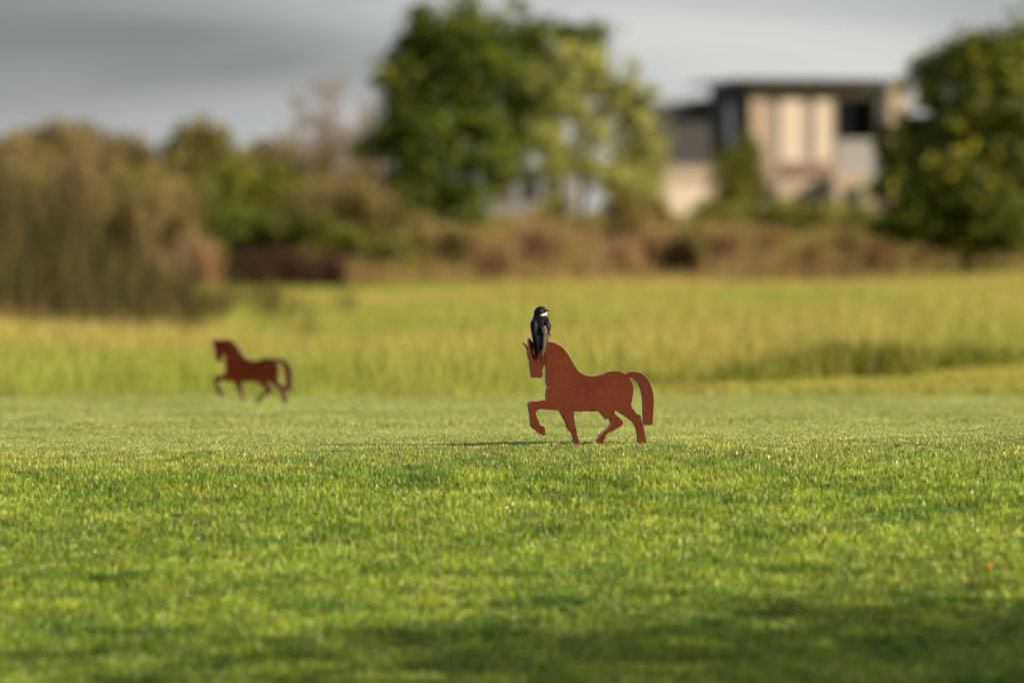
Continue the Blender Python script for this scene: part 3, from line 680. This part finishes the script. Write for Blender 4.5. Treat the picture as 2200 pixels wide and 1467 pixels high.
M['rim_glint'] = plain_mat('pale_rim_highlight', (.34, .25, .20), .35, .3, 120, .2, metal=.4)  # pale bevel colour that paints in the bright sunlit rim
OUT = [(135,182),(150,186),(166,204),(180,209),(188,200),(186,160),(190,138),(200,130),(211,140),(222,160),(240,182),(256,190),(300,178),(360,168),(415,165),(470,172),(530,198),(580,232),(620,275),(655,325),
 (690,385),(725,445),(760,500),(800,535),(850,560),(910,573),(970,571),(1030,557),(1100,530),(1160,516),(1220,513),(1270,522),(1305,540),(1325,552),
 (1350,533),(1390,522),(1440,522),(1500,538),(1545,568),(1590,620),(1625,690),(1648,770),(1658,850),(1655,950),(1648,1060),(1645,1130),(1635,1155),(1615,1158),
 (1570,1150),(1545,1158),(1536,1148),(1535,1060),(1531,900),(1522,800),(1505,720),(1480,660),(1440,620),(1405,601),(1372,600),(1392,640),(1411,680),(1418,730),(1412,800),(1400,860),
 (1390,920),(1415,965),(1455,1022),(1490,1026),(1503,1050),(1514,1100),(1528,1150),(1545,1210),(1560,1290),(1573,1350),(1572,1400),(1476,1405),(1472,1360),(1470,1300),(1462,1230),(1445,1170),
 (1415,1120),(1370,1080),(1300,1035),(1240,995),(1212,982),(1195,986),(1196,1010),(1235,1050),(1280,1090),(1298,1120),(1295,1140),(1270,1165),(1220,1195),
 (1160,1225),(1120,1245),(1095,1265),(1090,1290),(1085,1305),(1070,1330),(1070,1350),(1078,1372),(1072,1405),(982,1405),(984,1365),(1000,1310),(1020,1260),(1050,1235),
 (1100,1195),(1140,1150),(1150,1115),(1140,1085),(1100,1080),(1085,1075),(1060,1040),(1020,995),(1000,985),(960,986),(925,992),(895,985),(830,984),(805,993),(770,985),(718,990),
 (716,1040),(722,1080),(735,1150),(748,1200),(755,1260),(775,1320),(797,1360),(798,1405),(690,1405),(712,1360),(715,1310),(708,1270),(690,1230),(650,1190),
 (632,1140),(618,1100),(590,1050),(560,995),(545,973),(480,968),(400,960),(320,955),(300,965),(278,985),(272,1010),(285,1045),(305,1080),(315,1105),(315,1130),
 (335,1140),(375,1160),(382,1200),(382,1268),(350,1250),(310,1232),(275,1200),(240,1178),(218,1140),(212,1100),(210,1040),(203,990),(190,940),(186,890),(205,866),
 (228,855),(290,858),(330,850),(395,838),(392,780),(400,730),(412,700),(405,670),(390,640),(395,600),(395,520),(398,480),(388,459),(372,452),(362,462),
 (355,490),(345,520),(362,545),(355,560),(335,592),(290,590),(235,586),(226,575),(218,520),(210,460),(205,410),(207,392),(190,362),(182,320),(182,280),(175,265),
 (160,228),(146,208),(133,195)]
THETA = R(18); SC = 5.433*FPX/FOCUS
HPX, HPY = 1265, 957
def oxz(zx, zy):       # outline point to plate coordinates
    return ((zx/5.433 + 1100 - HPX)/(FPX/FOCUS)/math.cos(THETA), (HPY - (zy/5.433 + 700))/(FPX/FOCUS))
THICK = .0135
def make_plate(parent):
    pts = [oxz(*p_) for p_ in OUT]
    bm = bmesh.new(); vs = [bm.verts.new((x, -THICK/2, z)) for x, z in pts]; f = bm.faces.new(vs)
    if f.normal.y > 0: f.normal_flip()
    ex = bmesh.ops.extrude_face_region(bm, geom=[f]); nv = [g_ for g_ in ex['geom'] if isinstance(g_, bmesh.types.BMVert)]
    bmesh.ops.translate(bm, verts=nv, vec=(0, THICK, 0))
    bmesh.ops.recalc_face_normals(bm, faces=bm.faces)
    side = [g_ for g_ in bm.faces if len(g_.verts) == 4]
    for g_ in side: g_.material_index = 1
    rim = [e_ for e_ in bm.edges if any(len(g_.verts) > 4 for g_ in e_.link_faces)]
    bmesh.ops.bevel(bm, geom=rim, offset=.0009, segments=1, affect='EDGES', profile=.5, material=2)
    big = [g_ for g_ in bm.faces if len(g_.verts) > 8]
    bmesh.ops.triangulate(bm, faces=big)
    me = bpy.data.meshes.new('plate'); bm.to_mesh(me); bm.free()
    me.materials.append(M['rust']); me.materials.append(M['cutedge']); me.materials.append(M['rim_glint'])
    return link(bpy.data.objects.new('plate', me), parent)
def weld(parent, zx0, zx1, zy, r):
    x0, z0 = oxz(zx0, zy); x1, _ = oxz(zx1, zy); mb = MB(); k = 7
    mb.tube([(x0 + (x1-x0)*i/k, -THICK/2, z0 + .0006*math.sin(i*2.1)) for i in range(k+1)], [r*(.5 if i in (0, k) else 1+.25*math.sin(i*1.7)) for i in range(k+1)], 8)
    mb.build('weld_bead', M['rust'], parent, smooth=True)
def stake(parent, zx, parts=MB):
    x, z = oxz(zx, 1395); mb = MB(); mb.tube([(x, 0, .004), (x, 0, -.06), (x, 0, -.09)], [.004, .004, .0005], 8); mb.build('ground_spike', M['cutedge'], parent, smooth=True)
hb = at(HPX, HPY + 2, FOCUS)
horse = thing('horse_marker', 'sharp rust red steel horse cut-out with a swallow on its head', 'horse marker', (hb.x, hb.y, hb.z), THETA, 'steel horse tee markers')
make_plate(horse); weld(horse, 832, 905, 972, .0016); weld(horse, 935, 975, 966, .0018); stake(horse, 1525); stake(horse, 745)
D2 = 25.1; THETA2 = R(-12)
hb2 = at(541, 864, D2); hb2.z = zg(hb2.x, D2) + .001
horse2 = thing('horse_marker', 'blurred dark brown steel horse cut-out farther back on the left', 'horse marker', (hb2.x, hb2.y, hb2.z), THETA2, 'steel horse tee markers')
for ch in list(horse.children):
    c_ = ch.copy(); COL.objects.link(c_); c_.parent = horse2

# ------------------------------------------------------------------ swallow
t = NT('swallow_plumage')
a_ = t.n('ShaderNodeAttribute', attribute_name='tint'); v = t.obj()
M['plumage'] = t.done(t.pbr(a_.outputs['Color'], t.maprange(t.noise(v, 500, 3), .3, .7, .32, .55), bump=t.noise(v, 900, 3), bstr=.5, bdist=.0008, spec=.08))
M['eye'] = plain_mat('eye', (.006, .005, .004), .08, 0, 1, 0)
M['beak'] = plain_mat('beak_horn', (.05, .05, .055), .3, .1, 300, .1)
M['leg'] = plain_mat('bird_leg', (.05, .04, .035), .6, .1, 300, .1)
BS = 9.777*FPX/FOCUS
PERCH = (600, 905)
def bxz(zx, zy): return ((zx - PERCH[0])/BS, (PERCH[1] - zy)/BS)
ppx, ppy = PERCH[0]/9.777 + 1100, PERCH[1]/9.777 + 640
u_ = (ppx - HPX)/(FPX/FOCUS)/math.cos(THETA)
bp = Vector((hb.x + u_*math.cos(THETA), hb.y + u_*math.sin(THETA), hb.z + (HPY - ppy)/(FPX/FOCUS)))
bird = thing('swallow', 'blue black swallow with white throat perched on the horse head', 'bird', bp)
BLK = (.0045, .0050, .0105); WHT = (.60, .575, .52); RUF = (.30, .045, .015); GRY = (.10, .092, .085)
# body and head: one closed surface, rings up the figure (photo height, centre, half width, depth centre mm, half depth mm)
rings = [(985, 590, 20, -18, 2), (960, 592, 48, -16, 6), (915, 594, 84, -12, 10), (860, 597, 118, -7, 14), (790, 600, 150, -1, 18), (710, 603, 176, 4, 21.5),
         (620, 606, 196, 8, 24), (540, 606, 202, 11, 25), (470, 603, 194, 13, 24), (420, 600, 176, 14, 22), (380, 596, 152, 14.5, 19.5), (345, 593, 139, 15, 18), (310, 592, 139, 15, 17.5),
         (270, 597, 139, 15, 17), (235, 604, 132, 15, 16.3), (205, 608, 114, 15, 14.2), (180, 607, 88, 15, 11), (163, 604, 56, 15, 7), (153, 602, 20, 15, 2.5)]
NS = 40
def ring_pt(zy, cx, rw, cy, ry_, th):
    zx = cx + rw*math.cos(th)
    return (bxz(zx, zy)[0], cy*.001 - ry_*.001*math.sin(th), bxz(zx, zy)[1])
# finer rings by interpolation
rr = np.array(rings, float); tt = np.linspace(0, len(rr)-1, 64)
def catmull(A, u):
    i = int(min(max(math.floor(u), 0), len(A)-2)); f = u - i
    p0, p1, p2, p3 = A[max(i-1, 0)], A[i], A[i+1], A[min(i+2, len(A)-1)]
    return .5*((2*p1) + (-p0+p2)*f + (2*p0-5*p1+4*p2-p3)*f*f + (-p0+3*p1-3*p2+p3)*f**3)
fine = [catmull(rr, u) for u in tt]
vs, fs, cs = [], [], []
for i, r_ in enumerate(fine):
    for k in range(NS):
        th = 2*math.pi*k/NS; p_ = ring_pt(*r_, th)
        zx = p_[0]*BS + PERCH[0]; zy = r_[0]; col = BLK
        if zy < 350:
            top = 337 - (zx - 600)*.50                 # line from gape to nape, white below it
            if zx > 588 + 6*math.sin(zy*.2) and top < zy < 342: col = WHT
            elif zx > 702 and 176 < zy < 222 and abs(p_[1] - .015) < .012: col = RUF
            elif 600 < zx < 655 and 205 < zy < 285: col = (.028, .028, .032)  # gloss highlight on the ear coverts, painted as grey
        elif zy > 400 and p_[1] > r_[3]*.001 + .002: col = WHT
        elif zy <= 400 and p_[1] > r_[3]*.001 + .006: col = BLK
        vs.append(p_); cs.append(col)
nr = len(fine)
for i in range(nr-1):
    for k in range(NS):
        k2 = (k+1) % NS; fs.append((i*NS+k, i*NS+k2, (i+1)*NS+k2, (i+1)*NS+k))
fs.append(tuple(range(NS))); fs.append(tuple((nr-1)*NS + k for k in range(NS)))
mb = MB(); mb.v, mb.f, mb.c = vs, fs, cs; mb.build('body', M['plumage'], bird, smooth=True, cols=True)
# beak: two short wedges, slightly hooked
hx0, hz0 = bxz(722, 234)
for nm, dz, L in (('upper_beak', .0007, 802), ('lower_beak', -.0009, 794)):
    mb = MB(); x1, z1 = bxz(L, 238)
    mb.tube([(hx0, .012, hz0 + dz), ((hx0+x1)/2, .0118, hz0 + dz*1.2), (x1, .0115, z1 + dz*.2)], [.0024, .0016, .0003], 8); mb.build(nm, M['beak'], bird, smooth=True)
for sgn in (-1, 1):
    ex_, ez_ = bxz(686, 229); me = bpy.data.meshes.new('eye'); bm = bmesh.new(); bmesh.ops.create_uvsphere(bm, u_segments=14, v_segments=10, radius=.0021); bm.to_mesh(me); bm.free()
    me.materials.append(M['eye']); o = link(bpy.data.objects.new('eye', me), bird); o.location = (ex_, .015 + sgn*.0118, ez_)

def feather(name, left_edge, right_edge, ys_, mat, parent, col, bulge=.0035, rim=None, nseg=7, thick=.0006):
    """a curved blade between two traced edges; ys_ gives its depth (mm) down its length"""
    L_ = len(left_edge); vs, cs, fs = [], [], []
    for side in (0, 1):
        for i in range(L_):
            (xa, za), (xb, zb) = bxz(*left_edge[i]), bxz(*right_edge[i]); w_ = abs(xb - xa)
            for k in range(nseg):
                f = k/(nseg-1); b_ = bulge*math.sin(math.pi*f)*min(1, w_/.012)
                vs.append((xa + (xb-xa)*f, ys_[i]*.001 - b_ + side*thick, za + (zb-za)*f))
                cs.append(rim if rim and (k in (0, nseg-1)) else col)
    o_ = L_*nseg
    for i in range(L_-1):
        for k in range(nseg-1):
            a0 = i*nseg+k; fs.append((a0, a0+1, a0+nseg+1, a0+nseg)); fs.append((o_+a0, o_+a0+nseg, o_+a0+nseg+1, o_+a0+1))
        for k in (0, nseg-1):
            a0 = i*nseg+k; fs.append((a0, a0+nseg, o_+a0+nseg, o_+a0))
    for i in (0, L_-1):
        for k in range(nseg-1):
            a0 = i*nseg+k; fs.append((a0, o_+a0, o_+a0+1, a0+1))
    mb = MB(); mb.v, mb.f, mb.c = vs, fs, cs
    return mb.build(name, mat, parent, smooth=True, cols=True)
P = M['plumage']
# tail: dark forked blade and two thin streamers
feather('tail', [(480, 740), (478, 860), (490, 960), (520, 1040), (560, 1092)], [(715, 740), (712, 860), (690, 960), (650, 1035), (600, 1075)], [-18, -19.5, -19, -17.5, -16], P, bird, BLK, .002)
feather('tail_streamer', [(505, 960), (492, 1120), (480, 1220), (468, 1325)], [(530, 960), (507, 1120), (490, 1220), (472, 1325)], [-15, -13.5, -13, -12.5], P, bird, BLK, .0005, nseg=3)
feather('tail_streamer', [(650, 960), (665, 1120), (678, 1220), (694, 1325)], [(672, 960), (682, 1120), (690, 1220), (698, 1325)], [-15, -13.5, -13, -12.5], P, bird, BLK, .0005, nseg=3)
# wings: a covert shell over overlapping flight feathers
lw = feather('wing', [(440, 425), (395, 470), (383, 540), (392, 640), (410, 740), (432, 840)], [(520, 430), (545, 480), (552, 560), (545, 650), (530, 720), (500, 850)], [-7, -11, -14, -16, -17, -18], P, bird, BLK, .006)
for k in range(5):
    s = k*16
    feather('flight_feather', [(405+s*.9, 700), (432+s*.75, 860), (462+s*.6, 1000), (500+s*.42, 1130 - (4-k)*-14), (552+s*.05, 1150 + (4-k)*22)],
            [(452+s*1.15, 700), (484+s*1.0, 860), (508+s*.85, 1000), (536+s*.55, 1120 - (4-k)*-14), (564+s*.05, 1152 + (4-k)*22)],
            [-20 - k*.5, -22.5 - k*.5, -22 - k*.4, -20 - k*.4, -18 - k*.3], P, lw, BLK if k > 1 else (.012, .011, .013), .0012, nseg=5)
rw = feather('wing', [(690, 425), (672, 480), (660, 550), (650, 610), (640, 660), (640, 700)], [(765, 425), (805, 480), (818, 550), (806, 640), (780, 700), (750, 740)], [-6, -10, -13, -15, -16, -17], P, bird, (.012, .011, .013), .006)
BRN = (.066, .050, .038); PALE = (.42, .37, .33)
for k in range(5):
    s = k*17
    feather('flight_feather', [(722-s*1.0, 690), (706-s*.9, 860), (684-s*.75, 1000), (655-s*.5, 1130), (620-s*.12, 1160 + k*20)],
            [(775-s*1.1, 690), (758-s*.95, 860), (733-s*.8, 1000), (692-s*.55, 1130), (632-s*.12, 1164 + k*20)],
            [-20 - k*.4, -22.5 - k*.5, -22 - k*.4, -20 - k*.4, -18 - k*.3], P, rw, BRN if k > 0 else (.03, .027, .025), .0012, rim=(.15, .12, .095) if k > 1 else None, nseg=5)
for k, (x, y) in enumerate([(650, 560), (662, 600), (676, 628), (640, 625), (655, 655)]):   # pale edged inner feathers
    feather('covert_feather', [(x-6, y), (x-12, y+40), (x-4, y+78), (x+14, y+92)], [(x+40, y-4), (x+58, y+26), (x+46, y+62), (x+18, y+94)], [-23.5 - k*.3]*4, P, rw, (.055, .048, .045), .0015, rim=PALE, nseg=5)
for k, (x, y) in enumerate([(770, 450), (782, 500), (780, 555)]):
    feather('covert_feather', [(x-14, y), (x-12, y+40), (x, y+70), (x+12, y+84)], [(x+22, y), (x+36, y+30), (x+32, y+60), (x+14, y+86)], [-11 - k*1.2]*4, P, rw, (.05, .046, .048), .0012, rim=(.34, .32, .32), nseg=5)
feather('flight_feather', [(752, 650), (765, 700), (788, 770), (800, 800)], [(775, 650), (790, 700), (808, 770), (812, 800)], [-6, -7, -8, -8], P, rw, BLK, .0006, nseg=3)
for sx in (-.007, .007):
    mb = MB(); mb.tube([(sx, -.001, .012), (sx, -.002, .004), (sx, -.0005, .0012)], [.0016, .0012, .0011], 6)
    for a in (-.004, 0, .004): mb.tube([(sx, -.001, .0015), (sx+a, -.0068, .0012), (sx+a, -.0072, -.004)], [.001, .0009, .0005], 5)
    mb.tube([(sx, 0, .0015), (sx, .0064, .001), (sx, .007, -.004)], [.001, .0009, .0005], 5)
    mb.build('leg', M['leg'], bird, smooth=True)

# ------------------------------------------------------------------ fallen leaves on the turf
def fallen_leaf(label, px, py, d, L, col, tilt, lift=.016):
    p_ = at(px, py, d); z_ = zg(p_.x, d) + lift
    vs = []; n = 7
    for i in range(n):
        f = i/(n-1); w_ = .32*L*math.sin(math.pi*min(1, f*1.02)**.8); x = (f-.5)*L
        vs += [(x, -w_, .004*math.sin(f*3)+w_*.35), (x, 0, .003*math.sin(f*3)), (x, w_, .004*math.sin(f*3)+w_*.35)]
    fs = [(i*3+k, i*3+k+1, i*3+k+4, i*3+k+3) for i in range(n-1) for k in (0, 1)]
    t_ = NT('dry_leaf'); m_ = t_.done(t_.pbr(t_.mix(t_.noise(t_.obj(), 120, 3), col, tuple(c*.6 for c in col)), .5))
    mb = MB(); mb.v = vs; mb.f = fs; mb.c = [(1, 1, 1)]*len(vs)
    blade = mb.build('fallen_leaf', m_, None, smooth=True); blade.location = (p_.x, d, z_); blade.rotation_euler = tilt
    blade.modifiers.new('thick', 'SOLIDIFY').thickness = .0006
    tag(blade, label, 'leaf')
fallen_leaf('orange yellow fallen leaf in the shaded bottom right grass', 2127, 1267, 12.0, .022, (.62, .30, .02), (R(65), R(-55), 0), .03)
fallen_leaf('small brick coloured leaf on the grass right of the near horse', 1930, 986, 14.9, .022, (.10, .025, .012), (R(15), 0, R(30)))
fallen_leaf('dark brown leaf lying on the far lawn at left', 190, 925, 21.9, .035, (.10, .06, .03), (R(50), 0, R(80)))

# ------------------------------------------------------------------ the shrub off to the right whose shade crosses the bottom of the picture
root = thing('hedge_shrub', 'leafy shrub beside the tee shading the nearest grass at lower right', 'shrub', (5.8, 8.0, zg(5.8, 8.0)))
hxy = Vector((to_sun.x, to_sun.y)).normalized(); tn = math.tan(SUN_EL); pts = []
for gx, gy, hh, rad, k in [(1.0, 10.85, 2.5, .26, 800), (.5, 10.5, 2.9, .26, 700), (1.6, 11.05, 2.3, .28, 900), (2.1, 11.2, 2.7, .35, 1600), (1.3, 10.6, 2.0, .3, 1400), (.6, 10.2, 2.4, .35, 1500), (1.7, 10.3, 1.6, .4, 1800)]:
    c0 = np.array([gx + hxy.x*hh/tn - 5.8, gy + hxy.y*hh/tn - 8.0, hh]); pts.append(rng.normal(size=(int(k*.7), 3))*rad*1.1 + c0)
pts = np.concatenate(pts)
v_, t_, c_ = leaf_quads(pts, .06, palette(len(pts), DARK))
link(bpy.data.objects.new('crown', mesh_np('crown', v_, t_, M['leaf'], c_)), root)
mb = MB()
for k in range(6):
    e_ = pts[int(rng.integers(len(pts)))]
    mb.tube(bent((rng.normal(0, .1), rng.normal(0, .1), -.1), tuple(e_), .05, 5), [.07, .06, .05, .035, .025, .012], 7)
mb.build('trunk', M['bark'], root, smooth=True)
